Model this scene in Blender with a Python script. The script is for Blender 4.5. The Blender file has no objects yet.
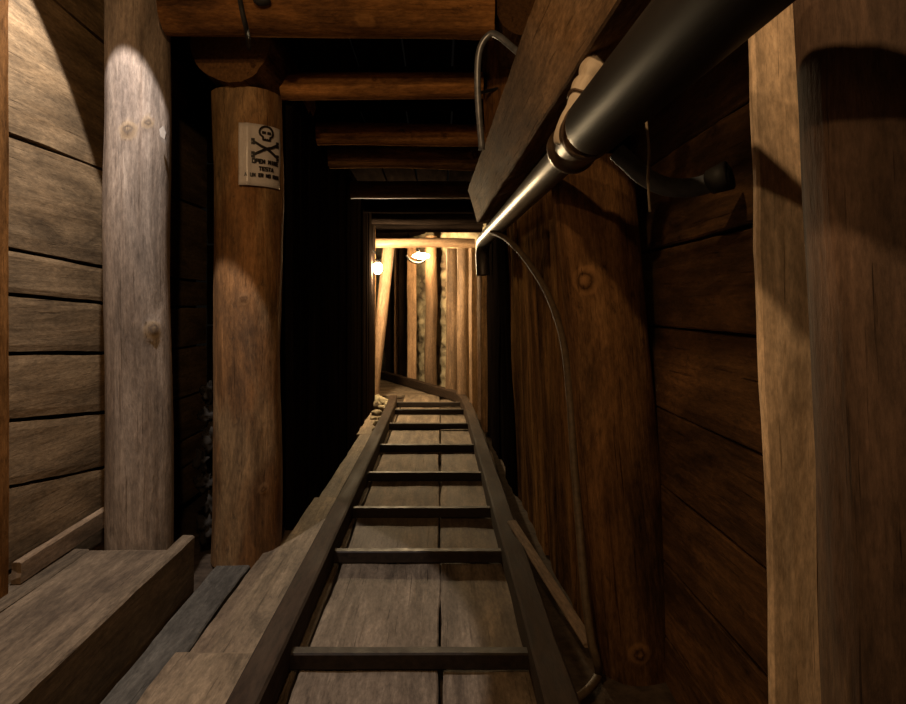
import bpy, math, random
from mathutils import Vector, noise

random.seed(7)
scene = bpy.context.scene
COL = scene.collection

# ------------------------------------------------------------------ camera
FPX, CX, CY, CAMZ = 690.0, 440.0, 305.0, 0.9
cam_d = bpy.data.cameras.new('camera')
cam_d.sensor_width = 36.0
cam_d.lens = FPX / 906.0 * 36.0
cam_d.shift_x = (453.0 - CX) / 906.0
cam_d.shift_y = -(352.0 - CY) / 906.0
cam_d.clip_start = 0.02
cam = bpy.data.objects.new('camera', cam_d)
cam.location = (0, 0, CAMZ)
cam.rotation_euler = (math.radians(90), 0, 0)
COL.objects.link(cam)
scene.camera = cam


def at(px, py, y):
    """survey helper: the point at distance y seen at a photo position"""
    return Vector(((px - CX) / FPX * y, y, CAMZ + (CY - py) / FPX * y))


# ------------------------------------------------------------------ mesh builder
class MB:
    def __init__(self, origin=(0, 0, 0)):
        self.o = Vector(origin)
        self.v, self.f, self.sm, self.mi = [], [], [], []
        self.wp, self.tone, self.knot, self.end = [], [], [], []

    def vert(self, p, wp, tone=1.0, knot=0.0, end=0.0):
        self.v.append(tuple(Vector(p) - self.o))
        self.wp.append(tuple(wp))
        self.tone.append(tone)
        self.knot.append(knot)
        self.end.append(end)
        return len(self.v) - 1

    def face(self, ids, smooth=True, mi=0):
        self.f.append(tuple(ids))
        self.sm.append(smooth)
        self.mi.append(mi)

    def build(self, name, mats, parent=None):
        me = bpy.data.meshes.new(name)
        me.from_pydata(self.v, [], self.f)
        for attr, typ, data in (('wp', 'FLOAT_VECTOR', self.wp), ('tone', 'FLOAT', self.tone),
                                ('knot', 'FLOAT', self.knot), ('endgrain', 'FLOAT', self.end)):
            a = me.attributes.new(attr, typ, 'POINT')
            if typ == 'FLOAT':
                a.data.foreach_set('value', data)
            else:
                a.data.foreach_set('vector', [c for w in data for c in w])
        if not isinstance(mats, (list, tuple)):
            mats = [mats]
        for m in mats:
            me.materials.append(m)
        me.polygons.foreach_set('use_smooth', self.sm)
        me.polygons.foreach_set('material_index', self.mi)
        me.validate()
        me.update()
        ob = bpy.data.objects.new(name, me)
        COL.objects.link(ob)
        ob.location = self.o
        if parent is not None:
            ob.parent = parent
            ob.location = self.o - parent.location
        return ob


def frame(axis, hint):
    a = axis.normalized()
    w = (hint - a * hint.dot(a)).normalized()
    return a, w, a.cross(w).normalized()


def add_board(mb, p0, p1, hint, w, t, tone=None, seg=None, rough=0.004, jag=0.006, w1=None, chamfer=0.004, mi=0, bow=0.0, wav=0.0):
    """sawn board: length p0-p1, width w along hint, thickness t across"""
    p0, p1 = Vector(p0), Vector(p1)
    L = (p1 - p0).length
    a, wd, nd = frame(p1 - p0, Vector(hint))
    seg = seg or max(3, min(60, int(L / 0.05)))
    w1 = w if w1 is None else w1
    off = Vector((random.uniform(0, 40), random.uniform(0, 40), random.uniform(0, 40)))
    tone = tone if tone is not None else random.uniform(0.82, 1.15)
    nw = 6
    sd = random.uniform(0, 100)
    rings = []
    for i in range(seg + 1):
        u = i / seg
        ww = w + (w1 - w) * u
        c = min(chamfer, ww * .3, t * .3)
        xs = [-ww / 2 + c] + [(-ww / 2 + c) + (ww - 2 * c) * k / nw for k in range(1, nw)] + [ww / 2 - c]
        loop = [(x, -t / 2) for x in xs] + [(ww / 2, -t / 2 + c), (ww / 2, t / 2 - c)] + \
               [(x, t / 2) for x in reversed(xs)] + [(-ww / 2, t / 2 - c), (-ww / 2, -t / 2 + c)]
        ids = []
        for (x, y) in loop:
            ue = u * L
            if i == 0 or i == seg:
                s = -1 if i == 0 else 1
                ue += s * jag * noise.noise(Vector((x * 30 + sd, y * 30, s * 5)))
            nn = noise.noise(Vector((x * 9 + sd, y * 20, ue * 2.2)))
            n2 = noise.noise(Vector((sd + 30 + (2 if x > 0 else 0), 7.0, ue * 3.0)))
            n3 = noise.noise(Vector((sd + 60 + (2 if x > 0 else 0), 3.0, ue * 14.0)))
            edge = abs(x) / (ww / 2)
            yy = y + rough * nn * (1 if y > 0 else .4) + bow * math.sin(math.pi * u)
            xx = x + edge * (wav * n2 + rough * 0.5 * n3) * (1 if x > 0 else -1)
            P = p0 + a * ue + wd * xx + nd * yy
            ids.append(mb.vert(P, off + Vector((x, y, ue)), tone, 0, 1.0 if i in (0, seg) else 0.0))
        rings.append(ids)
    n = len(rings[0])
    # separate end rings so the end grain stays on the ends
    for i in range(seg):
        for k in range(n):
            mb.face((rings[i][k], rings[i][(k + 1) % n], rings[i + 1][(k + 1) % n], rings[i + 1][k]), False, mi)
    mb.face(tuple(reversed(rings[0])), False, mi)
    mb.face(tuple(rings[-1]), False, mi)


def add_log(mb, p0, p1, r0, r1, hint=(0, -1, 0), n=44, seg=None, wob=0.012, lump=0.05, knots=(), tone=1.0, bend=0.0, flat=None, mi=0):
    """round timber; knots = (position along, angle from hint in degrees, size, height)"""
    p0, p1 = Vector(p0), Vector(p1)
    L = (p1 - p0).length
    a, hd, sd_ = frame(p1 - p0, Vector(hint))
    seg = seg or max(6, int(L / 0.025))
    off = Vector((random.uniform(0, 40), random.uniform(0, 40), random.uniform(0, 40)))
    s = random.uniform(0, 100)
    rings = []
    for i in range(seg + 1):
        u = i / seg
        ue = u * L
        r = r0 + (r1 - r0) * u
        cx = wob * noise.noise(Vector((s, 1, ue * 1.3))) + bend * math.sin(math.pi * u)
        cy = wob * noise.noise(Vector((s, 9, ue * 1.3)))
        ids = []
        for k in range(n):
            th = 2 * math.pi * k / n
            d = Vector((math.cos(th), math.sin(th), 0))
            rr = r * (1 + lump * noise.noise(Vector((d.x * 1.1 + s, d.y * 1.1, ue * 2.0)))
                      + .35 * lump * noise.noise(Vector((d.x * 4 + s, d.y * 4, ue * 3.0)))
                      + .10 * lump * noise.noise(Vector((d.x * 14 + s, d.y * 14, ue * 9.0))))
            kn = 0.0
            for (ku, ka, ks, kh) in knots:
                da = (math.degrees(th) - ka + 180) % 360 - 180
                dd = math.hypot((ue - ku), math.radians(da) * r) / ks
                if dd < 2.2:
                    rr += kh * math.exp(-dd * dd * 1.6)
                    kn = max(kn, max(0.0, 1 - dd / 1.3))
            if flat:
                rr = min(rr, flat * r / max(0.2, math.cos(th)) if math.cos(th) > .2 else rr)
            P = p0 + a * ue + hd * (d.x * rr + cx) + sd_ * (d.y * rr + cy)
            ids.append(mb.vert(P, off + Vector((d.x * rr, d.y * rr, ue)), tone, kn))
        rings.append(ids)
    for i in range(seg):
        for k in range(n):
            mb.face((rings[i][k], rings[i][(k + 1) % n], rings[i + 1][(k + 1) % n], rings[i + 1][k]), True, mi)
    for ring, rev in ((rings[0], True), (rings[-1], False)):
        cap = [mb.vert(Vector(mb.v[q]) + mb.o, mb.wp[q], tone, 0, 1.0) for q in ring]
        ctr = mb.vert(sum((Vector(mb.v[q]) for q in ring), Vector()) / n + mb.o, off, tone, 0, 1.0)
        for k in range(n):
            q = (cap[k], cap[(k + 1) % n], ctr)
            mb.face(tuple(reversed(q)) if rev else q, False, mi)


def smooth_path(pts, sub=8):
    pts = [Vector(p) for p in pts]
    out = []
    for i in range(len(pts) - 1):
        p0 = pts[max(0, i - 1)]; p1 = pts[i]; p2 = pts[i + 1]; p3 = pts[min(len(pts) - 1, i + 2)]
        for k in range(sub):
            t = k / sub
            out.append(0.5 * ((2 * p1) + (p2 - p0) * t + (2 * p0 - 5 * p1 + 4 * p2 - p3) * t * t
                              + (3 * p1 - p0 - 3 * p2 + p3) * t ** 3))
    out.append(pts[-1])
    return out


def add_tube(mb, pts, r, n=14, cap=True, lump=0.0, mi=0, tone=1.0):
    """tube along a polyline; r is a number or a list"""
    pts = [Vector(p) for p in pts]
    m = len(pts)
    rs = r if isinstance(r, (list, tuple)) else [r] * m
    up = Vector((0.31, 0.2, 0.93))
    off = Vector((random.uniform(0, 40), random.uniform(0, 40), 0))
    rings = []
    ue = 0
    for i in range(m):
        d = (pts[min(m - 1, i + 1)] - pts[max(0, i - 1)]).normalized()
        w = (up - d * up.dot(d))
        if w.length < 1e-4:
            w = d.orthogonal()
        w.normalize()
        up = w
        b = d.cross(w)
        if i:
            ue += (pts[i] - pts[i - 1]).length
        ids = []
        for k in range(n):
            th = 2 * math.pi * k / n
            rr = rs[i] * (1 + lump * noise.noise(Vector((math.cos(th) * 1.5 + off.x, math.sin(th) * 1.5, ue * 25))))
            P = pts[i] + w * math.cos(th) * rr + b * math.sin(th) * rr
            ids.append(mb.vert(P, off + Vector((math.cos(th) * rr, math.sin(th) * rr, ue)), tone))
        rings.append(ids)
    for i in range(m - 1):
        for k in range(n):
            mb.face((rings[i][k], rings[i][(k + 1) % n], rings[i + 1][(k + 1) % n], rings[i + 1][k]), True, mi)
    if cap:
        mb.face(tuple(reversed(rings[0])), False, mi)
        mb.face(tuple(rings[-1]), False, mi)


def add_sweep(mb, pts, prof, tone=1.0, mi=0):
    """profile (x to the side, z up) swept along a mostly level path"""
    pts = [Vector(p) for p in pts]
    m = len(pts)
    off = Vector((random.uniform(0, 40), random.uniform(0, 40), 0))
    rings = []
    ue = 0
    for i in range(m):
        d = (pts[min(m - 1, i + 1)] - pts[max(0, i - 1)]).normalized()
        sx = d.cross(Vector((0, 0, 1))).normalized()
        if i:
            ue += (pts[i] - pts[i - 1]).length
        ids = []
        for (x, z) in prof:
            n1 = noise.noise(Vector((x * 20 + off.x, z * 20, ue * 4))) * .0025
            P = pts[i] + sx * (x + n1) + Vector((0, 0, z + n1))
            ids.append(mb.vert(P, off + Vector((x, z, ue)), tone))
        rings.append(ids)
    n = len(prof)
    for i in range(m - 1):
        for k in range(n):
            mb.face((rings[i][(k + 1) % n], rings[i][k], rings[i + 1][k], rings[i + 1][(k + 1) % n]), False, mi)
    mb.face(tuple(rings[0]), False, mi)
    mb.face(tuple(reversed(rings[-1])), False, mi)


def add_ball(mb, c, rad, lump=0.0, nu=20, nv=12, mi=0, tone=1.0, half=None):
    c = Vector(c)
    rad = Vector(rad) if not isinstance(rad, (int, float)) else Vector((rad,) * 3)
    s = Vector((random.uniform(0, 50), random.uniform(0, 50), 0))
    rows = []
    for j in range(nv + 1):
        ph = math.pi * j / nv
        row = []
        for i in range(nu):
            th = 2 * math.pi * i / nu
            d = Vector((math.sin(ph) * math.cos(th), math.sin(ph) * math.sin(th), math.cos(ph)))
            k = 1 + lump * noise.noise(d * 1.6 + s) + lump * .4 * noise.noise(d * 4 + s)
            P = Vector((d.x * rad.x, d.y * rad.y, d.z * rad.z)) * k
            row.append(mb.vert(c + P, s + P, tone))
        rows.append(row)
    for j in range(nv):
        for i in range(nu):
            mb.face((rows[j][i], rows[j + 1][i], rows[j + 1][(i + 1) % nu], rows[j][(i + 1) % nu]), True, mi)


# ------------------------------------------------------------------ materials
def base_mat(name):
    m = bpy.data.materials.new(name)
    m.use_nodes = True
    nt = m.node_tree
    b = nt.nodes['Principled BSDF']
    return m, nt, b


def L(nt, a, b):
    nt.links.new(a, b)


def nmath(nt, op, a, b=None, clamp=False):
    n = nt.nodes.new('ShaderNodeMath')
    n.operation = op
    n.use_clamp = clamp
    for i, x in enumerate((a, b)):
        if x is None:
            continue
        if isinstance(x, (int, float)):
            n.inputs[i].default_value = x
        else:
            L(nt, x, n.inputs[i])
    return n.outputs[0]


def nmix(nt, fac, a, b, mode='MIX'):
    n = nt.nodes.new('ShaderNodeMix')
    n.data_type = 'RGBA'
    n.blend_type = mode
    n.clamp_factor = True
    for sock, x in ((n.inputs[0], fac), (n.inputs[6], a), (n.inputs[7], b)):
        if isinstance(x, (int, float)):
            sock.default_value = x
        elif isinstance(x, tuple):
            sock.default_value = (*x, 1.0) if len(x) == 3 else x
        else:
            L(nt, x, sock)
    return n.outputs[2]


def nnoise(nt, vec, scale, mul, detail=4, rough=.55, dist=0.0):
    mp = nt.nodes.new('ShaderNodeMapping')
    mp.inputs['Scale'].default_value = mul
    L(nt, vec, mp.inputs['Vector'])
    n = nt.nodes.new('ShaderNodeTexNoise')
    n.inputs['Scale'].default_value = scale
    n.inputs['Detail'].default_value = detail
    n.inputs['Roughness'].default_value = rough
    n.inputs['Distortion'].default_value = dist
    L(nt, mp.outputs[0], n.inputs['Vector'])
    return n.outputs['Fac']


def nrange(nt, v, a, b, c=0.0, d=1.0):
    n = nt.nodes.new('ShaderNodeMapRange')
    n.inputs[1].default_value = a
    n.inputs[2].default_value = b
    n.inputs[3].default_value = c
    n.inputs[4].default_value = d
    L(nt, v, n.inputs[0])
    return n.outputs[0]


def attr(nt, name):
    n = nt.nodes.new('ShaderNodeAttribute')
    n.attribute_name = name
    return n


def wood(name, dark, light, stain, stain_amt=.6, rings=9.0, fiber=70.0, rough=.75, bump=.5, knotc=None, patch=None, patch_amt=0.0, spec=.3, blotch=2.6):
    m, nt, b = base_mat(name)
    wp = attr(nt, 'wp').outputs['Vector']
    fib = nnoise(nt, wp, fiber, (1, 1, .035), 6, .65)
    fib2 = nnoise(nt, wp, fiber * 3.2, (1, 1, .02), 3, .6)
    field = nnoise(nt, wp, 3.4, (1, 1, .16), 2, .45, .25)
    ringv = nmath(nt, 'PINGPONG', nmath(nt, 'MULTIPLY', field, rings * 2), 1.0)
    ringv = nmath(nt, 'POWER', ringv, 1.6)
    bl = nnoise(nt, wp, blotch, (1, 1, .30), 8, .70, .5)
    sp = nnoise(nt, wp, 26, (1, 1, .5), 4, .7)
    g = nmath(nt, 'ADD', nmath(nt, 'MULTIPLY', nrange(nt, fib, .3, .7), .65), nmath(nt, 'MULTIPLY', ringv, .35))
    col = nmix(nt, g, dark, light)
    if patch is not None:
        pn = nnoise(nt, wp, 4.2, (1, 1, .3), 5, .6, .3)
        col = nmix(nt, nmath(nt, 'MULTIPLY', nrange(nt, pn, .5, .62), patch_amt), col, patch)
    col = nmix(nt, nmath(nt, 'MULTIPLY', nrange(nt, bl, .48, .68), stain_amt), col, stain)
    col = nmix(nt, nmath(nt, 'MULTIPLY', nrange(nt, sp, .6, .72), stain_amt * .75), col, stain)
    crack = nrange(nt, fib2, .64, .72)
    col = nmix(nt, nmath(nt, 'MULTIPLY', crack, .55), col, tuple(c * .25 for c in dark))
    grit = nnoise(nt, wp, 120, (1, 1, .3), 4, .7)
    mott = nnoise(nt, wp, 11, (1, 1, .22), 8, .75, .6)
    shade = nmath(nt, 'MULTIPLY', nrange(nt, grit, .3, .7, .62, 1.3), nrange(nt, mott, .33, .64, .42, 1.35))
    gc = nt.nodes.new('ShaderNodeCombineColor')
    for i in range(3):
        L(nt, shade, gc.inputs[i])
    col = nmix(nt, .9, col, gc.outputs[0], 'MULTIPLY')
    # knots
    kn = attr(nt, 'knot').outputs['Fac']
    kr = nmath(nt, 'PINGPONG', nmath(nt, 'MULTIPLY', nmath(nt, 'ADD', kn, nmath(nt, 'MULTIPLY', nnoise(nt, wp, 40, (1, 1, 1), 3), .35)), 2.6), 1.0)
    kcol = nmix(nt, kr, tuple(c * .55 for c in dark), knotc or light)
    col = nmix(nt, nmath(nt, 'MULTIPLY', nrange(nt, kn, .05, .5), .85), col, kcol)
    # end grain
    eg = attr(nt, 'endgrain').outputs['Fac']
    sx = nt.nodes.new('ShaderNodeSeparateXYZ')
    L(nt, wp, sx.inputs[0])
    ecol = nmix(nt, nnoise(nt, wp, 90, (1, 1, 1), 3), tuple(c * .7 for c in dark), light)
    col = nmix(nt, nrange(nt, eg, .9, 1.0), col, ecol)
    tn = attr(nt, 'tone').outputs['Fac']
    tc = nt.nodes.new('ShaderNodeCombineColor')
    for i in range(3):
        L(nt, tn, tc.inputs[i])
    col = nmix(nt, 1.0, col, tc.outputs[0], 'MULTIPLY')
    L(nt, col, b.inputs['Base Color'])
    L(nt, nrange(nt, bl, .3, .7, rough + .12, rough - .1), b.inputs['Roughness'])
    b.inputs['Specular IOR Level'].default_value = spec
    h = nmath(nt, 'ADD', nmath(nt, 'MULTIPLY', fib, .6), nmath(nt, 'MULTIPLY', crack, -.8))
    h = nmath(nt, 'ADD', h, nmath(nt, 'MULTIPLY', ringv, .22))
    h = nmath(nt, 'ADD', h, nmath(nt, 'MULTIPLY', bl, .5))
    h = nmath(nt, 'ADD', h, nmath(nt, 'MULTIPLY', mott, 1.1))
    h = nmath(nt, 'ADD', h, nmath(nt, 'MULTIPLY', grit, .25))
    bp = nt.nodes.new('ShaderNodeBump')
    bp.inputs['Strength'].default_value = bump
    bp.inputs['Distance'].default_value = .006
    L(nt, h, bp.inputs['Height'])
    L(nt, bp.outputs[0], b.inputs['Normal'])
    return m


def plain(name, c1, c2, rough=.5, metal=0.0, scale=30, bump=.2, spec=.5, mul=(1, 1, 1), c3=None):
    m, nt, b = base_mat(name)
    wp = attr(nt, 'wp').outputs['Vector']
    n1 = nnoise(nt, wp, scale, mul, 6, .65)
    n2 = nnoise(nt, wp, scale * .25, mul, 5, .6)
    col = nmix(nt, nrange(nt, n1, .35, .65), c1, c2)
    if c3:
        col = nmix(nt, nrange(nt, n2, .5, .62), col, c3)
    L(nt, col, b.inputs['Base Color'])
    L(nt, nrange(nt, n2, .3, .7, rough - .1, rough + .15), b.inputs['Roughness'])
    b.inputs['Metallic'].default_value = metal
    b.inputs['Specular IOR Level'].default_value = spec
    bp = nt.nodes.new('ShaderNodeBump')
    bp.inputs['Strength'].default_value = bump
    bp.inputs['Distance'].default_value = .004
    L(nt, n1, bp.inputs['Height'])
    L(nt, bp.outputs[0], b.inputs['Normal'])
    return m


def glow(name, col, strength):
    m, nt, b = base_mat(name)
    b.inputs['Base Color'].default_value = (*col, 1)
    b.inputs['Emission Color'].default_value = (*col, 1)
    b.inputs['Emission Strength'].default_value = strength
    return m


W_PLANK = wood('sawn_pine', (.19, .12, .058), (.385, .265, .145), (.13, .09, .055), .5, 7, 60, .8, .35)
W_GREYLOG = wood('peeled_grey_log', (.22, .165, .125), (.46, .385, .32), (.12, .095, .085), .6, 5, 55, .8, .6, (.5, .36, .2))
W_ORANGE = wood('orange_log', (.18, .078, .024), (.40, .19, .062), (.05, .027, .015), .95, 6, 50, .65, .6, (.4, .2, .07), spec=0.0, blotch=3.4)
W_WORN = wood('worn_orange_log', (.17, .078, .026), (.37, .185, .07), (.045, .03, .02), .9, 6, 50, .7, .7, (.35, .19, .08), (.42, .27, .13), .75, blotch=3.6)
W_BROWN = wood('brown_post', (.085, .042, .018), (.25, .130, .054), (.024, .016, .011), 1.0, 6, 45, .7, .9, (.42, .22, .09), (.37, .215, .095), .65, spec=0.0, blotch=3.6)
W_NEAR = wood('rough_near_post', (.068, .041, .028), (.155, .098, .068), (.045, .028, .024), .8, 4, 40, .75, .8, (.42, .29, .15), (.27, .19, .11), .5)
W_DARK = wood('damp_dark_board', (.055, .028, .012), (.185, .096, .040), (.014, .009, .006), 1.0, 6, 50, .6, .7, (.2, .1, .04), (.27, .135, .052), .6, spec=.2)
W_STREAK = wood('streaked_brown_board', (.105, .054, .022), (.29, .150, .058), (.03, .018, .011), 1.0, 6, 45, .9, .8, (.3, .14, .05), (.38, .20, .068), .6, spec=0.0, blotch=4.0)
W_BLACK = wood('near_black_board', (.007, .005, .004), (.018, .012, .009), (.004, .003, .0025), .7, 6, 50, 1.0, .4, spec=0.0)  # near-black wood; on the far roof beams it stands in for shade
W_PALE = wood('fresh_pale_board', (.33, .215, .125), (.55, .39, .25), (.3, .19, .11), .35, 9, 80, .75, .25, (.12, .07, .04))
W_CREAM = wood('cream_sawn_board', (.46, .34, .225), (.74, .585, .43), (.40, .28, .19), .35, 9, 80, .8, .25, (.12, .07, .04))
W_FLOOR = wood('trodden_floor_board', (.13, .096, .066), (.29, .225, .16), (.065, .046, .031), .65, 9, 60, .8, .6)
W_WALK = wood('walkway_board', (.13, .094, .06), (.29, .218, .142), (.07, .048, .034), .6, 9, 60, .8, .6)
W_BLUE = wood('grey_weathered_board', (.095, .085, .07), (.19, .172, .142), (.055, .047, .038), .6, 8, 60, .8, .55)
W_BEAM = wood('hanging_plank', (.16, .095, .048), (.36, .225, .12), (.07, .042, .024), .7, 10, 60, .8, .7, spec=.03)
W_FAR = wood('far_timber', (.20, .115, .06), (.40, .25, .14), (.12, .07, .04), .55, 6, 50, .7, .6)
M_EARTH = plain('trodden_earth', (.045, .032, .022), (.10, .072, .05), .95, 0, 24, .9, .2)
M_STONE = plain('rubble_stone', (.26, .21, .13), (.52, .45, .30), .9, 0, 14, .9, .2, c3=(.10, .075, .05))
M_GREYST = plain('grey_stone', (.022, .019, .016), (.05, .044, .038), .9, 0, 30, .8, .2)
M_RAIL = plain('rusted_rail', (.024, .015, .010), (.055, .035, .023), .8, 0, 60, .4, .12, (1, 1, .2))
M_RUNG = plain('dark_iron', (.014, .010, .008), (.032, .022, .016), .6, 0, 60, .35, .25)
M_PIPE = plain('black_pipe', (.010, .009, .009), (.020, .017, .015), .45, 0, 22, .2, .13, (1, 1, .15))
M_STEEL = plain('dull_steel_pipe', (.09, .08, .072), (.17, .15, .135), .40, .8, 50, .12, .5, (1, 1, .12))
M_COUP = plain('rusty_coupling', (.055, .034, .02), (.12, .075, .04), .36, .55, 40, .35, .5)
M_HOSE = plain('blue_grey_hose', (.06, .072, .092), (.105, .122, .145), .55, 0, 40, .2, .4)
M_RUBBER = plain('black_rubber', (.012, .012, .013), (.022, .021, .02), .6, 0, 40, .1, .3)
M_CONDUIT = plain('grey_conduit', (.15, .16, .175), (.25, .26, .28), .36, .5, 40, .1, .5)
M_CABLE = plain('brown_cable', (.07, .048, .028), (.13, .09, .05), .6, 0, 60, .25, .4)
M_WIRE = plain('rusty_wire', (.07, .045, .03), (.13, .085, .055), .5, .4, 80, .2, .4)
M_RAG = plain('pale_peg_wood', (.44, .36, .27), (.68, .60, .49), .85, 0, 40, .5, .2, (1, 1, .2))
M_STRING = plain('pale_string', (.28, .22, .15), (.38, .31, .22), .9, 0, 90, .3, .2)
M_PAPER = plain('laminated_sheet', (.68, .63, .60), (.78, .73, .70), .25, 0, 20, .02, .6)
M_INK = plain('black_ink', (.012, .01, .01), (.02, .017, .015), .4, 0, 20, .02, .5)
M_TAG = plain('torn_white_tag', (.34, .31, .28), (.45, .42, .38), .7, 0, 40, .2, .3)
M_BULB = glow('lit_bulb_white', (1.0, .74, .42), 1900)
M_BULB2 = glow('lit_bulb_warm', (1.0, .64, .30), 560)


# ------------------------------------------------------------------ tagging
def tag(o, label, cat, group=None):
    o['label'] = label
    o['category'] = cat
    if group:
        o['group'] = group
    return o


def struct(o):
    o['kind'] = 'structure'
    return o


def thing(name, loc, label, cat, group=None):
    o = bpy.data.objects.new(name, None)
    COL.objects.link(o)
    o.location = loc
    o.empty_display_size = .1
    return tag(o, label, cat, group)


def log(name, p0, p1, r0, r1, mat, label, cat='post', group=None, **kw):
    mb = MB(p0)
    add_log(mb, p0, p1, r0, r1, **kw)
    return tag(mb.build(name, mat), label, cat, group)


def board(name, p0, p1, hint, w, t, mat, label, cat='board', group=None, **kw):
    mb = MB(p0)
    add_board(mb, p0, p1, hint, w, t, **kw)
    return tag(mb.build(name, mat), label, cat, group)


X, Y, Z = Vector((1, 0, 0)), Vector((0, 1, 0)), Vector((0, 0, 1))

# ------------------------------------------------------------------ setting
# floor: trodden earth with the planks of the track bed
mb = MB()
nx, ny = 40, 110
grid = []
for j in range(ny + 1):
    row = []
    for i in range(nx + 1):
        x = -1.35 + 2.2 * i / nx
        y = -.4 + 10.2 * j / ny
        z = -.04 + .012 * noise.noise(Vector((x * 6, y * 6, 3))) + .008 * noise.noise(Vector((x * 22, y * 22, 9)))
        row.append(mb.vert((x, y, z), (x, y, z)))
    grid.append(row)
for j in range(ny):
    for i in range(nx):
        mb.face((grid[j][i], grid[j][i + 1], grid[j + 1][i + 1], grid[j + 1][i]), True, 1)
cols = ((-.475, -.352), (-.343, -.003), (.004, .31))
cuts = ((1.0, 1.73, 2.43, 3.55, 4.9, 6.3), (1.0, 1.72, 2.42, 2.93, 4.25, 5.65, 6.9), (1.0, 1.725, 2.95, 4.24, 5.02, 6.6))
for (x0, x1), cs in zip(cols, cuts):
    for a, b in zip(cs[:-1], cs[1:]):
        xm = (x0 + x1) / 2
        add_board(mb, (xm, a + .006, -.017), (xm + random.uniform(-.004, .004), b - .006, -.017 + random.uniform(-.004, .004)), X,
                  x1 - x0, .034, random.uniform(.85, 1.12), rough=.006, wav=.006)
for (a, b, xl) in ((6.92, 7.35, -.45), (7.38, 7.9, -.62), (7.93, 8.6, -.8)):
    for k in range(2):
        add_board(mb, (-1.1, (a + b) / 2 + (k - .5) * (b - a) / 2, -.02), (.25 - (a - 6.9) * .5, (a + b) / 2 + (k - .5) * (b - a) / 2, -.02), Y,
                  (b - a) / 2 - .012, .03, random.uniform(.85, 1.1))
struct(mb.build('floor', [W_FLOOR, M_EARTH]))

# left wall of the wide bay: horizontal planks
mb = MB()
ya, yb = .1, 3.4
js = [(2.35, 2.35), (1.82, 1.80), (1.356, 1.364), (1.052, 1.03), (.93, .907), (.775, .735), (.597, .529), (.42, .342), (.185, .175), (.0, .0)]
XW = -1.165
for (t0, t1), (b0, b1) in zip(js[:-1], js[1:]):
    def lin(a, b, y):
        return a + (b - a) * (y - 1.8) / (2.37 - 1.8)
    y0, y1 = ya, yb
    sl = 1 if abs(t1 - t0) < .02 else .55
    def z_at(a, b, y):
        y = max(1.55, min(2.75, y))
        return a + (b - a) * (y - 1.8) / .57
    zt0, zt1, zb0, zb1 = z_at(t0, t1, y0), z_at(t0, t1, y1), z_at(b0, b1, y0), z_at(b0, b1, y1)
    gap = .006
    tone = random.uniform(.85, 1.12)
    # follow the joints: three stretches in one board strip
    for (ys, ye) in ((ya, yb),):
        off = Vector((random.uniform(0, 40), random.uniform(0, 40), random.uniform(0, 40)))
        n, kz = 66, 8
        front, back = [], []
        sd = random.uniform(0, 90)
        for i in range(n + 1):
            y = ys + (ye - ys) * i / n
            top = z_at(t0, t1, y) - gap + .005 * noise.noise(Vector((sd, y * 3, 1))) + .002 * noise.noise(Vector((sd, y * 18, 1)))
            bot = z_at(b0, b1, y) + gap + .005 * noise.noise(Vector((sd, y * 3, 5))) + .002 * noise.noise(Vector((sd, y * 18, 5)))
            fr, bk = [], []
            for k in range(kz + 1):
                z = bot + (top - bot) * k / kz
                dx = .003 * noise.noise(Vector((sd, y * 2, z * 8)))
                if k in (0, kz):
                    dx -= .002
                fr.append(mb.vert((XW + .015 + dx, y, z), off + Vector((z, 0, y)), tone))
                bk.append(mb.vert((XW - .02, y, z), off + Vector((z, .04, y)), tone))
            front.append(fr); back.append(bk)
        for i in range(n):
            for k in range(kz):
                mb.face((front[i][k], front[i + 1][k], front[i + 1][k + 1], front[i][k + 1]), False)
            mb.face((back[i][0], back[i + 1][0], front[i + 1][0], front[i][0]), False)
            mb.face((front[i][kz], front[i + 1][kz], back[i + 1][kz], back[i][kz]), False)
        for i, s in ((0, 1), (n, 1)):
            mb.face(tuple(front[i]) + tuple(reversed(back[i])), False)
add_board(mb, (XW - .06, ya, 1.2), (XW - .06, yb, 1.2), Z, 2.5, .05, .12)
struct(mb.build('wall_left', W_PLANK))

# left wall of the narrow gallery: upright near-black boards, with the short return beside the post
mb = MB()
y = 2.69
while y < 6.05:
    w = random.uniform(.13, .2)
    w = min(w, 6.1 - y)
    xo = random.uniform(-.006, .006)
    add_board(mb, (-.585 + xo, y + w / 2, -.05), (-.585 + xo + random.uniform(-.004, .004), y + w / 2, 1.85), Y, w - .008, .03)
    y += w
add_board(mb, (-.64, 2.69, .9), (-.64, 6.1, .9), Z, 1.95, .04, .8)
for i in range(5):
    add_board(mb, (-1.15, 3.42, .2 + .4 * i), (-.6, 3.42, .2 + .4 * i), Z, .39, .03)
struct(mb.build('wall_left_gallery', W_BLACK))

# right wall of the near bay: horizontal dark planks
mb = MB()
zs = [2.35, 1.95, 1.62, 1.27, 1.045, .842, .638, .447, .262, .08, -.05]
for a, b in zip(zs[:-1], zs[1:]):
    g = .010 if a < 1.1 and a > .9 else .004
    add_board(mb, (.572 + random.uniform(-.004, .004), .1, (a + b) / 2 + random.uniform(-.004, .004)), (.572, 2.02, (a + b) / 2), Z, (a - b) - g, .03, wav=.004)
add_board(mb, (.61, .1, 1.15), (.61, 2.02, 1.15), Z, 2.4, .03, .3)
struct(mb.build('wall_right', W_DARK))

# backing of the narrow gallery on the right
mb = MB()
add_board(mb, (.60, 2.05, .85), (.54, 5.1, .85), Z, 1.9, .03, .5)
struct(mb.build('wall_right_gallery', W_BLACK))

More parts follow.
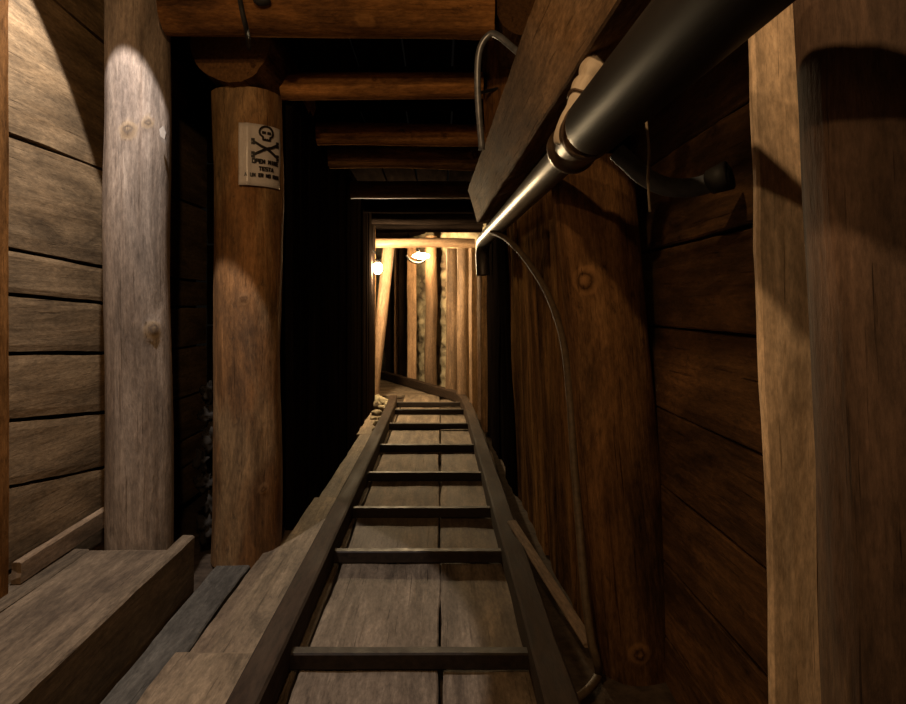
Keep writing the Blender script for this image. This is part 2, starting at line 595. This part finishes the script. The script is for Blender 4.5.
# end wall: rough rubble behind the bent line of timbers
mb = MB()
path = smooth_path([(.50, 4.9, 0), (.46, 5.6, 0), (.34, 6.4, 0), (.12, 7.0, 0), (-.2, 7.75, 0), (-.6, 8.6, 0), (-1.1, 9.4, 0)], 16)
rows = []
for i, p in enumerate(path):
    d = (path[min(len(path) - 1, i + 1)] - path[max(0, i - 1)]).normalized()
    nrm = Vector((d.y, -d.x, 0))
    row = []
    for k in range(70):
        z = -.06 + 1.85 * k / 69
        q = p + Z * z
        vd = noise.voronoi(q * 9.0)[0]
        dd = .05 * min(1.0, (vd[1] - vd[0]) * 2.2) + .02 * noise.noise(q * 14)
        P = q + nrm * (.06 - dd)
        row.append(mb.vert(P, P))
    rows.append(row)
for i in range(len(rows) - 1):
    for k in range(69):
        mb.face((rows[i][k], rows[i + 1][k], rows[i + 1][k + 1], rows[i][k + 1]), True)
struct(mb.build('wall_end', M_STONE))

# ceiling: boards laid over the cross beams
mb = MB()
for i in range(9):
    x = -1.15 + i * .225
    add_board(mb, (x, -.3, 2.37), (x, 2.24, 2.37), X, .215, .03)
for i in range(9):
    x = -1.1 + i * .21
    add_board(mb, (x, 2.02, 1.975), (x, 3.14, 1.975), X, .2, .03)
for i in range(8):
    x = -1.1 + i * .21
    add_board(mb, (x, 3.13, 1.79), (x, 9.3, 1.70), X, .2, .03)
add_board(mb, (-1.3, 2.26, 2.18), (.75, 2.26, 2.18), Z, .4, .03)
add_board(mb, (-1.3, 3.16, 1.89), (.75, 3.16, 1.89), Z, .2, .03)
struct(mb.build('ceiling', W_BLACK))

# ------------------------------------------------------------------ left bay: platform, batten, posts
plat = thing('timber_platform', (-.9, 1.6, 0), 'low timber platform with wide top boards along the left plank wall', 'platform')
mb = MB((-.78, 1.6, 0)); add_board(mb, (-.783, .85, .09), (-.783, 2.14, .092), Z, .19, .04, .95, wav=.004, rough=.005, chamfer=.006)
mb.build('side_board', W_WALK, plat)
mb = MB((-.93, 1.6, .15)); add_board(mb, (-.928, .85, .148), (-.928, 2.075, .148), X, .252, .03, 1.05, wav=.004, rough=.006)
mb.build('top_board', W_WALK, plat)
mb = MB((-1.1, 1.6, .15)); add_board(mb, (-1.107, .85, .146), (-1.105, 2.09, .146), X, .084, .03, .9, wav=.006, rough=.006)
mb.build('top_board', W_WALK, plat)
for yy in (1.05, 1.98):
    mb = MB((-.95, yy, .06)); add_board(mb, (-1.15, yy, .065), (-.806, yy, .065), Z, .13, .05, .7)
    mb.build('bearer', W_WALK, plat)

board('skirting_batten', (-1.118, 1.82, .192), (-1.118, 2.36, .196), Z, .058, .024, W_PALE,
      'narrow sawn batten lying along the foot of the left plank wall', 'batten', tone=.62, chamfer=.003)
board('squared_timber', (-1.137, 1.745, .163), (-1.137, 1.745, 2.3), X, .066, .05, W_ORANGE,
      'squared upright timber at the far left edge against the plank wall', 'post', tone=.8)

# round posts
post = log('peeled_log_post', (-.951, 2.185, -.03), (-.96, 2.185, 2.34), .099, .098, W_GREYLOG,
           'pale grey peeled log post standing at the end of the low platform', 'post', wob=.008, lump=.05,
           knots=((.855, 48, .026, .014), (1.46, 8, .026, .006), (1.49, 40, .018, .007)), n=52, seg=110)
mb = MB((-.885, 2.10, 1.42))
o = []
for (x, z, y) in ((0, 0, 0), (.012, .010, .0), (.018, -.012, .005), (.014, -.03, .007), (.003, -.022, .003)):
    o.append((x, y, z))
top = [mb.vert(Vector((-.862, 2.118, 1.44)) + Vector(p), p) for p in o]
bot = [mb.vert(Vector((-.862, 2.124, 1.44)) + Vector(p), p) for p in o]
mb.face(top, False); mb.face(list(reversed(bot)), False)
for k in range(5):
    mb.face((top[k], bot[k], bot[(k + 1) % 5], top[(k + 1) % 5]), False)
tag(mb.build('paper_tag', M_TAG), 'small torn white tag fixed to the side of the pale grey post', 'tag')

log('worn_log_post', (-.712, 2.535, -.03), (-.705, 2.535, 1.665), .126, .122, W_WORN,
    'thick worn log post with flaking surface, bearing the white warning sheet', 'post', wob=.012, lump=.09,
    knots=((.95, 10, .02, .006), (.28, 40, .018, .005)), n=56, seg=110)
log('cap_log', (-.72, 2.36, 1.80), (-.68, 3.1, 1.80), .138, .13, W_BROWN,
    'short thick log lying endwise on top of the sign post', 'log', hint=(0, 0, 1), lump=.12)

# ------------------------------------------------------------------ cross beams
BEAM = 'round beams across the gallery roof'
mb_l = [
    ('roof_beam', (-.845, 2.14, 1.815), (.165, 2.14, 1.807), .078, .074, W_ORANGE, 'nearest and brightest orange log beam across the top of the view', dict(knots=((.62, 130, .02, .006),))),
    ('roof_beam', (-.60, 2.62, 1.738), (.162, 2.62, 1.730), .052, .049, W_ORANGE, 'thin roof beam second from the camera, level with the sign post top', dict(knots=((.35, 80, .015, .004),))),
    ('roof_beam', (-.60, 3.2, 1.692), (.40, 3.2, 1.684), .052, .05, W_ORANGE, 'third roof beam from the camera, dim orange, close before the fourth', {}),
    ('roof_beam', (-.60, 3.56, 1.66), (.40, 3.56, 1.655), .06, .062, W_BROWN, 'fourth roof beam from the camera, dark, close behind the third beam', dict(knots=((.78, 85, .03, .012),))),
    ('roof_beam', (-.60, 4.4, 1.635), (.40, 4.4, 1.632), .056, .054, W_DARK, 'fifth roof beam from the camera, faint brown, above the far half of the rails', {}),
    ('roof_beam', (-.60, 5.1, 1.635), (.40, 5.1, 1.630), .052, .052, W_BLACK, 'sixth roof beam from the camera, nearly black', {}),  # this beam and the next two: shade put into the wood colour
    ('roof_beam', (-.60, 5.75, 1.63), (.42, 5.75, 1.625), .052, .052, W_BLACK, 'seventh roof beam from the camera, nearly black with a thin lit edge', {}),
    ('roof_beam', (-.62, 6.4, 1.62), (.42, 6.4, 1.615), .052, .052, W_BLACK, 'eighth roof beam from the camera, nearly black, just before the lit crossbar', {}),
    ('roof_beam', (-.60, 6.22, 1.462), (.315, 6.22, 1.458), .044, .043, W_FAR, 'farthest roof beam, brightly lit by the lamps at the bend', {}),
]
for nm, p0, p1, r0, r1, mt, lab, kw in mb_l:
    log(nm, p0, p1, r0, r1, mt, lab, 'beam', BEAM, hint=(0, 0, 1), lump=.08, wob=.016, n=36, tone=1.0 if p0[1] < 2.5 or p0[1] > 5 else 1.55, **kw)  # second to fifth beams: same wood, tone lightened in place of lamp light

# ------------------------------------------------------------------ right side posts and boards
log('near_log_post', (.595, .76, -.04), (.478, .76, 2.34), .128, .116, W_NEAR,
    'big rough log post filling the right edge, closest to the camera', 'post', wob=.012, lump=.09, n=64, seg=130,
    knots=((.40, -25, .05, .010),))
board('pale_upright_board', (.527, 1.0, -.03), (.470, 1.0, 1.9), X, .075, .016, W_CREAM,
      'narrow pale upright board beside the big near post', 'board', tone=1.3, wav=.006)
log('knotted_log_post', (.512, 1.80, -.04), (.395, 1.80, 1.27), .106, .104, W_BROWN,
    'dark brown leaning log post with a ringed knot, right of the rails', 'post', wob=.01, lump=.06, n=56, seg=110,
    knots=((1.01, -34, .034, .012), (.085, -8, .024, .008)))
log('wedge_block', (.268, 2.66, 1.558), (.258, 2.66, 1.955), .094, .090, W_ORANGE,
    'short orange log block standing on the hanging plank behind the bent conduit', 'log block', wob=.004, lump=.06, tone=1.35)  # raised tone paints in the lamp light on the block
log('cap_log', (.255, 2.11, 1.81), (.27, 2.42, 1.81), .085, .08, W_BROWN,
    'short dark log lying endwise at the right end of the nearest beam', 'log', hint=(0, 0, 1), lump=.07, tone=.55)

RB = 'upright boards lining the right gallery wall'
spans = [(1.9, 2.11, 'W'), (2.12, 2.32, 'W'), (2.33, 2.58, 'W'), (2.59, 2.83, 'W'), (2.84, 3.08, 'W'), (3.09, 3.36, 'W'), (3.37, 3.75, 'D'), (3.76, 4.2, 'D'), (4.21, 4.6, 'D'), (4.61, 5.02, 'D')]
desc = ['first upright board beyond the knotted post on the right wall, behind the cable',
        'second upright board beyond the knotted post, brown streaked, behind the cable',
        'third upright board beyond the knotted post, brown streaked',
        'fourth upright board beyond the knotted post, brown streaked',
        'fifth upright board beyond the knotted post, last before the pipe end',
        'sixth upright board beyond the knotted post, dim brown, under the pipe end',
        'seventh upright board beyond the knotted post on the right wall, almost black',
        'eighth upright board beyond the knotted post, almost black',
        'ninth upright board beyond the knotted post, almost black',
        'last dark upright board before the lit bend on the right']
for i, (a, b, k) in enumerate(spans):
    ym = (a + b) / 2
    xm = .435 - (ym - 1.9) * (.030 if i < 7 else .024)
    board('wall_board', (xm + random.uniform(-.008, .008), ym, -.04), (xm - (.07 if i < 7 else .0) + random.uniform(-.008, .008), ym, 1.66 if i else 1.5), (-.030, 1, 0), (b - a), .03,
          W_STREAK if k == 'W' else W_BLACK, desc[i], 'board', RB, tone=random.uniform(.85, 1.2) if k == 'W' else .5, wav=.006, rough=.012)

# hanging plank under the roof on the right
mb = MB((.21, 3.8, 1.46))
p_n0, p_n1 = Vector((.290, .9, 1.475)), Vector((.226, 3.82, 1.463))
add_board(mb, p_n0, p_n1, Vector((-.30, 0, 1)), .205, .095, 1.0, rough=.006, wav=.006, w1=.19, jag=.03, seg=70)
tag(mb.build('hanging_plank', W_BEAM), 'wide brown plank set on edge under the roof above the pipe', 'plank')

# lath lying along the wall foot
board('loose_lath', (.392, 1.80, .012), (.262, 2.52, .108), X, .034, .012, W_PALE,
      'thin pale lath lying from the right rail to the knotted post foot', 'lath', tone=.55, rough=.002)

# ------------------------------------------------------------------ pipe run
PZ = 1.217
def pipe_p(y):
    return Vector((.287 - (y - .7) * .0275, y, PZ))
pipe = thing('service_pipe', pipe_p(1.2), 'long dark service pipe running along the right wall under the hanging plank', 'pipe')
mb = MB(pipe_p(.8))
pts, rs = [], []
for i in range(30):
    y = .25 + (1.205 - .25) * i / 29
    pts.append(pipe_p(y)); rs.append(.053)
for k in range(1, 7):
    t = k / 6
    pts.append(pipe_p(1.205 + .035 * math.sin(t * math.pi / 2))); rs.append(.053 - .016 * (1 - math.cos(t * math.pi / 2)))
add_tube(mb, pts, rs, 40)
mb.build('thick_section', M_PIPE, pipe)
mb = MB(pipe_p(2.2))
pts = [pipe_p(1.22 + (3.25 - 1.22) * i / 24) for i in range(25)]
e = pipe_p(3.25)
pts += smooth_path([e, e + Vector((-.003, .11, -.004)), e + Vector((-.004, .18, -.03)), e + Vector((-.004, .205, -.09)), e + Vector((0, .21, -.17))], 6)[1:]
add_tube(mb, pts, .034, 28)
mb.build('thin_section', M_STEEL, pipe)
mb = MB(pipe_p(1.35))
pts, rs = [], []
for (y, r) in ((1.255, .038), (1.257, .046), (1.275, .050), (1.282, .0505), (1.288, .046), (1.35, .0455), (1.385, .046), (1.39, .051), (1.405, .051), (1.412, .045), (1.42, .036)):
    pts.append(pipe_p(y)); rs.append(r)
add_tube(mb, pts, rs, 36)
mb.build('coupling', M_COUP, pipe)
# wire tied round the pipe joint
mb = MB(pipe_p(1.25))
c0 = pipe_p(1.25)
loop = []
for k in range(33):
    th = 2 * math.pi * k / 32
    loop.append(c0 + Vector((math.cos(th) * .050, .012 * math.sin(th * 2) - .004, math.sin(th) * .050)))
add_tube(mb, loop, .0028, 8)
mb.build('binding_wire', M_WIRE, pipe)

# pale peg holding the pipe
peg0, peg1 = at(566, 146, 1.30), at(596, 62, 1.28)
peg = thing('wooden_peg', peg0, 'pale frayed wooden peg standing above the pipe joint', 'peg')
mb = MB(peg0)
mid = (peg0 + peg1) / 2
add_tube(mb, smooth_path([peg0, peg0.lerp(peg1, .35) + Vector((-.004, 0, 0)), peg0.lerp(peg1, .7), peg0.lerp(peg1, .9) + Vector((.004, 0, 0)), peg1 + Vector((.014, 0, -.004))], 8),
         [.020 + .006 * abs(math.sin(i * .33)) if i < 28 else .024 - .0035 * (i - 28) for i in range(33)], 22, lump=.22)
mb.build('peg_body', M_RAG, peg)
mb = MB(peg1)
q = peg0.lerp(peg1, .62)
loop = [q + Vector((math.cos(2 * math.pi * k / 24) * .030, math.sin(2 * math.pi * k / 24) * .030, .004 * math.sin(k))) for k in range(25)]
add_tube(mb, loop, .0024, 8)
add_tube(mb, smooth_path([q + Vector((.028, -.01, 0)), q + Vector((.05, -.02, -.006)), q + Vector((.07, -.03, -.03))], 6), .0022, 8)
mb.build('tie_wire', M_WIRE, peg)

# hose stub and string by the wall
hose = thing('rubber_hose', at(620, 155, 1.30), 'short blue-grey hose curving from the pipe to a dark open end by the plank wall', 'hose')
mb = MB(at(660, 180, 1.28))
add_tube(mb, smooth_path([at(617, 152, 1.31), at(629, 163, 1.30), at(645, 177, 1.28), at(668, 187, 1.26), at(695, 187, 1.24), at(716, 180, 1.22)], 8), .0175, 20)
mb.build('hose_tube', M_HOSE, hose)
mb = MB(at(720, 178, 1.22))
a, b = at(708, 183, 1.225), at(729, 175, 1.20)
add_tube(mb, [a, a.lerp(b, .1), a.lerp(b, .5), b, a.lerp(b, .8), a.lerp(b, .4)], [.0175, .022, .024, .026, .020, .016], 22, cap=True)
mb.build('end_socket', M_RUBBER, hose)
mb = MB(at(648, 125, 1.22))
add_tube(mb, smooth_path([at(646, 120, 1.21), at(649, 150, 1.21), at(648, 180, 1.21), at(650, 212, 1.21)], 6), .0024, 8, lump=.3)
tag(mb.build('hanging_string', M_STRING), 'pale string hanging straight down past the curved hose', 'string')

# bent conduit near the roof
mb = MB(at(480, 90, 2.36))
add_tube(mb, smooth_path([at(482, 150, 2.05), at(478, 98, 2.03), at(478, 62, 2.02), at(482, 44, 2.01), at(491, 34, 2.0), at(500, 37, 1.98), at(513, 48, 1.95), at(531, 63, 1.88)], 8), .0098, 16)
tag(mb.build('bent_conduit', M_CONDUIT), 'thin grey conduit bent into a hook in front of the leaning post', 'conduit')
mb = MB(at(505, 88, 2.5))
add_tube(mb, smooth_path([at(479, 93, 2.53), at(492, 90, 2.575), at(505, 87, 2.585), at(520, 85, 2.59)], 6), .006, 10)
tag(mb.build('wire_loop', M_RUBBER), 'black wire crossing the orange log block below the conduit hook', 'wire')

# sagging cable down the right wall
mb = MB(at(585, 640, 1.7))
add_tube(mb, smooth_path([at(492, 232, 2.75), at(508, 240, 2.55), at(528, 262, 2.38), at(548, 295, 2.22), at(563, 340, 2.06), at(570, 400, 1.93), at(574, 460, 1.86), at(579, 520, 1.80), at(585, 590, 1.73), at(591, 640, 1.69),
                           at(597, 662, 1.68), at(598, 676, 1.70), at(588, 690, 1.62), at(572, 703, 1.58), at(555, 722, 1.5)], 8), .0105, 14, lump=.1)
tag(mb.build('sagging_cable', M_CABLE), 'brown cable sagging from the pipe end down the right wall to the floor', 'cable')

# cable and clip at the nearest beam
mb = MB(at(240, 0, 2.03))
add_tube(mb, smooth_path([at(236, -20, 2.04), at(240, 0, 2.03), at(243, 15, 2.03), at(247, 32, 2.08), at(249, 48, 2.3)], 8), .0075, 12)
tag(mb.build('hanging_cable', M_RUBBER), 'black cable hanging over the nearest orange beam', 'cable')
hk = thing('cable_clip', at(262, 3, 2.03), 'small black cable clip under the top edge of the nearest beam', 'clip')
mb = MB(at(262, 2, 2.03))
add_ball(mb, at(262, 1, 2.035), (.026, .016, .014), .1)
mb.build('clip_body', M_RUBBER, hk)
mb = MB(at(250, -8, 2.03))
add_tube(mb, smooth_path([at(240, -18, 2.03), at(250, -8, 2.03), at(262, 0, 2.035)], 6), .006, 10)
mb.build('clip_lead', M_RUBBER, hk)

# ------------------------------------------------------------------ warning sheet on the worn post
sheet = thing('warning_sheet', (-.708, 2.42, 1.48), 'white laminated warning sheet with skull, bones and black text on the worn post', 'sign')
SC = Vector((-.708, 2.533, 0))
SR = .1325
def on_sheet(u, z, lift=0.0):
    """u metres along the curve from the left edge of the sheet"""
    th = math.radians(3) + u / SR
    return SC + Vector((math.sin(th) * (SR + lift), -math.cos(th) * (SR + lift), z))
SW, ZT, ZB = .168, 1.535, 1.318
mb = MB((-.708, 2.42, 1.48))
n, kz = 26, 14
fr, bk = [], []
for i in range(n + 1):
    u = SW * i / n
    a, b = [], []
    for k in range(kz + 1):
        z = ZB + (ZT - ZB) * k / kz
        lf = .003 * noise.noise(Vector((u * 20, z * 12, 4))) + (.006 * math.exp(-((u - .03) / .01) ** 2))
        a.append(mb.vert(on_sheet(u, z, lf), (u, z, 0)))
        b.append(mb.vert(on_sheet(u, z, lf - .0015), (u, z, 0)))
    fr.append(a); bk.append(b)
for i in range(n):
    for k in range(kz):
        mb.face((fr[i][k], fr[i + 1][k], fr[i + 1][k + 1], fr[i][k + 1]), True)
        mb.face((bk[i][k], bk[i][k + 1], bk[i + 1][k + 1], bk[i + 1][k]), True)
    mb.face((bk[i][0], bk[i + 1][0], fr[i + 1][0], fr[i][0]), False)
    mb.face((fr[i][kz], fr[i + 1][kz], bk[i + 1][kz], bk[i][kz]), False)
mb.face(list(fr[0]) + list(reversed(bk[0])), False)
mb.face(list(reversed(fr[n])) + list(bk[n]), False)
mb.build('sheet', M_PAPER, sheet)


def ink_strip(mb, pts, w):
    """flat inked stroke with a little thickness on the curved sheet"""
    pts = [Vector((p[0], p[1], 0)) for p in pts]
    for p, q in zip(pts[:-1], pts[1:]):
        d = (q - p).normalized()
        s = Vector((-d.y, d.x, 0)) * w / 2
        m = max(1, int((q - p).length / .008))
        for i in range(m):
            a, b = p.lerp(q, i / m), p.lerp(q, (i + 1) / m)
            c = [a - s - d * w * .2, b - s + d * w * .2, b + s + d * w * .2, a + s - d * w * .2]
            f_ = [mb.vert(on_sheet(v.x, v.y, .0065), (v.x, v.y, 0)) for v in c]
            g_ = [mb.vert(on_sheet(v.x, v.y, .003), (v.x, v.y, 0)) for v in c]
            mb.face(f_, False)
            for k in range(4):
                mb.face((f_[k], g_[k], g_[(k + 1) % 4], f_[(k + 1) % 4]), False)


mb = MB((-.65, 2.42, 1.45))
uc = .096
# skull outline
sk = [(uc + .026 * math.cos(t), 1.508 + .022 * math.sin(t)) for t in [math.radians(a) for a in range(-30, 211, 20)]]
ink_strip(mb, sk, .006)
ink_strip(mb, [sk[0], (uc + .014, 1.492), (uc + .013, 1.482), (uc - .013, 1.482), (uc - .014, 1.492), sk[-1]], .006)
for s in (-1, 1):
    ink_strip(mb, [(uc + s * .010 - .005, 1.507), (uc + s * .010 + .005, 1.507)], .009)
ink_strip(mb, [(uc - .004, 1.486), (uc - .004, 1.480)], .003)
ink_strip(mb, [(uc + .004, 1.486), (uc + .004, 1.480)], .003)
# crossed bones
for s in (-1, 1):
    ink_strip(mb, [(uc - s * .046, 1.472), (uc - s * .02, 1.458), (uc, 1.452), (uc + s * .02, 1.441), (uc + s * .046, 1.426)], .008)
    for ex, ez in ((uc - s * .048, 1.472), (uc + s * .048, 1.426)):
        for dz in (-.006, .006):
            ink_strip(mb, [(ex - .004, ez + dz), (ex + .004, ez + dz)], .009)
mb.build('skull_and_bones', M_INK, sheet)

FONT = {'O': [[(0, 0), (0, 1), (1, 1), (1, 0), (0, 0)]], 'P': [[(0, 0), (0, 1), (1, 1), (1, .5), (0, .5)]], 'A': [[(0, 0), (.5, 1), (1, 0)], [(.2, .4), (.8, .4)]],
        'S': [[(1, 1), (0, 1), (0, .5), (1, .5), (1, 0), (0, 0)]], 'N': [[(0, 0), (0, 1), (1, 0), (1, 1)]], 'M': [[(0, 0), (0, 1), (.5, .4), (1, 1), (1, 0)]],
        'I': [[(.5, 0), (.5, 1)]], 'E': [[(1, 1), (0, 1), (0, 0), (1, 0)], [(0, .5), (.8, .5)]], 'T': [[(0, 1), (1, 1)], [(.5, 1), (.5, 0)]],
        'R': [[(0, 0), (0, 1), (1, 1), (1, .5), (0, .5), (1, 0)]], 'U': [[(0, 1), (0, 0), (1, 0), (1, 1)]], 'Z': [[(0, 1), (1, 1), (0, 0), (1, 0)]],
        'L': [[(0, 1), (0, 0), (1, 0)]], 'J': [[(1, 1), (1, 0), (0, 0), (0, .3)]], 'V': [[(0, 1), (.5, 0), (1, 1)]], 'K': [[(0, 0), (0, 1)], [(1, 1), (0, .5), (1, 0)]]}


def write(text, uc, z, cw, h, gap, sw):
    w = len(text) * (cw + gap) - gap
    u = uc - w / 2
    for ch in text:
        for st in FONT.get(ch, []):
            ink_strip(mb, [(u + x * cw, z + y_ * h) for x, y_ in st], sw)
        u += cw + gap


mb = MB((-.65, 2.42, 1.40))
write('OPEN MINE', uc, 1.398, .008, .013, .0035, .0034)
write('TESTA', uc, 1.373, .008, .012, .0035, .0032)
write('A UNDER NO RUN', uc - .012, 1.350, .0062, .011, .003, .0030)
mb.build('lettering', M_INK, sheet)

# ------------------------------------------------------------------ walkway boards
board('walkway_board', (-.702, 1.15, .0), (-.700, 2.33, .004), X, .112, .034, W_BLUE,
      'blue-grey weathered walkway board beside the platform side', 'board', 'loose walkway boards left of the rails', wav=.006, rough=.008)
board('walkway_board', (-.548, 1.735, .005), (-.543, 3.15, .004), X, .172, .036, W_WALK,
      'wide brown walkway board between the grey board and the left rail', 'board', 'loose walkway boards left of the rails', wav=.008, rough=.01)
board('walkway_board', (-.560, 1.10, .022), (-.556, 1.705, .022), X, .20, .036, W_WALK,
      'short light walkway board with curved grain at the bottom edge', 'board', 'loose walkway boards left of the rails', wav=.006, rough=.006, tone=1.15)
board('walkway_board', (-.508, 3.17, .0), (-.50, 4.7, .0), X, .10, .034, W_WALK,
      'dark walkway board along the near-black gallery wall', 'board', 'loose walkway boards left of the rails', wav=.006, rough=.008, tone=.8)
board('walkway_board', (-.515, 4.72, .0), (-.525, 5.7, .0), X, .12, .034, W_WALK,
      'farthest walkway board, lit at the left rail bend', 'board', 'loose walkway boards left of the rails', wav=.006, rough=.008)

# ------------------------------------------------------------------ railway track
track = thing('railway_track', (0, 1.5, 0), 'narrow mine railway track with flat rails and iron crossbars', 'railway track')
c = .006
prof = [(-.035 + c, 0), (.035 - c, 0), (.035, c), (.035, .088 - c), (.035 - c, .088), (-.035 + c, .088), (-.035, .088 - c), (-.035, c)]
mb = MB((-.4, 1.5, 0))
add_sweep(mb, smooth_path([(-.405, 1.0, .002), (-.403, 2, .002), (-.402, 3, .002), (-.40, 4, .002), (-.402, 5, .002), (-.405, 5.7, .002), (-.42, 6.2, .002)], 10), prof)
mb.build('rail', M_RAIL, track)
mb = MB((.25, 1.5, 0))
add_sweep(mb, smooth_path([(.252, 1.0, .002), (.250, 2, .002), (.246, 3, .002), (.242, 4, .002), (.236, 5, .002), (.222, 5.8, .002), (.165, 6.4, .002), (-.10, 7.05, .002), (-.46, 7.9, .002), (-.82, 8.7, .002), (-1.1, 9.2, .002)], 10), prof)
mb.build('rail', M_RAIL, track)
for i, yy in enumerate((1.69, 2.39, 2.90, 3.51, 4.21, 4.97, 5.65, 6.05)):
    mb = MB((0, yy, 0))
    xl = -.372 if yy < 5.5 else -.40
    cc = .004
    pr = [(-.019 + cc, 0.004), (.019 - cc, 0.004), (.019, .004 + cc), (.019, .046 - cc), (.019 - cc, .046), (-.019 + cc, .046), (-.019, .046 - cc), (-.019, .004 + cc)]
    add_sweep(mb, [(xl + (.222 - xl) * k / 12, yy + .019, .0) for k in range(13)], pr)
    mb.build('crossbar', M_RUNG, track)

# ------------------------------------------------------------------ timbers at the bend
FT = 'upright timbers lining the lit bend'
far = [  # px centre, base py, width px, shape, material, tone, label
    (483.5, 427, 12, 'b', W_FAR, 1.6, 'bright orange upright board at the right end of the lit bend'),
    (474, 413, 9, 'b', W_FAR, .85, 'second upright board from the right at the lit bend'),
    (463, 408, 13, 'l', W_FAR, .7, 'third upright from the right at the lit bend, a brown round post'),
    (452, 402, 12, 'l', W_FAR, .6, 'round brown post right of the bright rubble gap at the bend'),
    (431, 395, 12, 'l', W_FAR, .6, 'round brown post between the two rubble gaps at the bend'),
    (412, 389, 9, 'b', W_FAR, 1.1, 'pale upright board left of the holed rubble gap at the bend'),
    (402.5, 386, 7, 'b', W_BLACK, 1.0, 'black upright board left of the pale board at the bend'),
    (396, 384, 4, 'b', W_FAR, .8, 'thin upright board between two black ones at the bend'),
    (389, 382, 8, 'b', W_BLACK, 1.0, 'black upright board beside the lit leaning post'),
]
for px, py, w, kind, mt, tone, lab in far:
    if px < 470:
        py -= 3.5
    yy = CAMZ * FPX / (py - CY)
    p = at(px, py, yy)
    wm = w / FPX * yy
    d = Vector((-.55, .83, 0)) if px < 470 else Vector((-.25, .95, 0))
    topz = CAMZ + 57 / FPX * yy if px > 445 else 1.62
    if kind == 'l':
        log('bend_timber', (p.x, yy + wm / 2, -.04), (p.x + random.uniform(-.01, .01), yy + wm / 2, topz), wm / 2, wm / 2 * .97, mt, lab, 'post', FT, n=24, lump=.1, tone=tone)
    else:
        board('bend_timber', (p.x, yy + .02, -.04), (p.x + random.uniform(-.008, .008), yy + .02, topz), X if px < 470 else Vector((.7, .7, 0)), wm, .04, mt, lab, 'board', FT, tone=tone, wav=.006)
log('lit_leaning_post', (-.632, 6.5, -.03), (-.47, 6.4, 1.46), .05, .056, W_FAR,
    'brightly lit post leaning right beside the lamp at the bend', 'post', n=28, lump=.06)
log('corner_post', (-.63, 6.16, -.03), (-.622, 6.16, 1.6), .05, .05, W_BROWN,
    'dark post at the end of the near-black left wall before the lamp', 'post', n=28)

# lamps
lamp = thing('gallery_lamp', (-.53, 5.78, 1.21), 'glowing white bulb lamp on the left wall corner at the bend', 'lamp')
mb = MB((-.525, 5.78, 1.21)); add_ball(mb, (-.522, 5.78, 1.208), (.038, .038, .048)); mb.build('bulb', M_BULB, lamp)
mb = MB((-.525, 5.78, 1.26)); add_tube(mb, smooth_path([(-.522, 5.78, 1.25), (-.522, 5.78, 1.285), (-.535, 5.78, 1.33), (-.56, 5.78, 1.36)], 4), [.022] * 5 + [.008] * 8, 16); mb.build('lamp_holder', M_RUBBER, lamp)
lamp = thing('gallery_lamp', at(420, 255, 7.0), 'glowing warm oblong lamp under the lit beam at the bend', 'lamp')
c0 = at(421, 256, 6.95)
mb = MB(c0); add_ball(mb, c0, (.085, .03, .03)); mb.build('lamp_glass', M_BULB2, lamp)
mb = MB(c0); add_tube(mb, [c0 + Vector((-.03, 0, .03)), c0 + Vector((-.03, 0, .07))], .02, 14); mb.build('lamp_holder', M_RUBBER, lamp)
mb = MB(c0)
add_tube(mb, smooth_path([at(406, 255, 6.97), at(411, 261, 6.97), at(420, 263, 6.97), at(427, 258, 6.97)], 6), .012, 10)
tag(mb.build('looped_cable', M_RUBBER), 'black cable looping below the oblong lamp at the bend', 'cable')

# loose stones
random.seed(31)
heap = [(377, 414, .045), (383, 419, .035), (379, 424, .04), (387, 411, .03), (375, 405, .05), (382, 408, .04), (389, 405, .045), (384, 402, .05), (378, 399, .05), (391, 400, .04), (374, 419, .03), (384, 428, .025), (376, 430, .03)]
for i, (px, py, r) in enumerate(heap):
    yy = (CAMZ - r * .6) * FPX / (py - CY)
    p = at(px, py, yy)
    mb = MB(p); add_ball(mb, p, (r, r * .9, r * .7), .45, 16, 10)
    tag(mb.build('loose_stone', M_STONE), 'small loose stone in the heap outside the left rail at the bend', 'stone', 'loose stones beside the left rail at the bend')
for i in range(7):
    p = Vector((-.875 + random.uniform(-.022, .012), 2.60 + random.uniform(-.02, .02), .06 + i * .085))
    mb = MB(p); add_ball(mb, p, (random.uniform(.018, .036), .03, random.uniform(.025, .05)), .9, 22, 16)
    tag(mb.build('packing_stone', M_GREYST), 'small grey stone packed in the gap left of the worn sign post', 'stone', 'grey stones packed beside the sign post')

# ------------------------------------------------------------------ light
def point(name, loc, col, e, r=.03, spot=None):
    d = bpy.data.lights.new(name, 'SPOT' if spot else 'POINT')
    d.energy = e
    d.color = col
    d.shadow_soft_size = r
    o = bpy.data.objects.new(name, d)
    o.location = loc
    if spot:
        d.spot_size = math.radians(spot[0])
        d.spot_blend = spot[1]
        o.rotation_euler = spot[2]
    COL.objects.link(o)
    return o


point('bay_lamp_warm', (-.72, .15, 1.66), (1.0, .62, .30), 13, .02)
point('roof_lamp_warm', (-.24, .38, 1.76), (1.0, .62, .30), 23, .02)
point('shaded_lamp_cool', (-.845, 1.76, 2.12), (1.0, .91, .86), 80, .012, (71.5, .06, (0, math.radians(11), 0)))

w = bpy.data.worlds.new('underground')
w.use_nodes = True
w.node_tree.nodes['Background'].inputs[0].default_value = (.9, .75, .6, 1)
w.node_tree.nodes['Background'].inputs[1].default_value = .003
scene.world = w

vs = scene.view_settings
vs.view_transform = 'Standard'
vs.look = 'None'
vs.gamma = 1
vs.use_curve_mapping = False
vs.exposure = -0.08
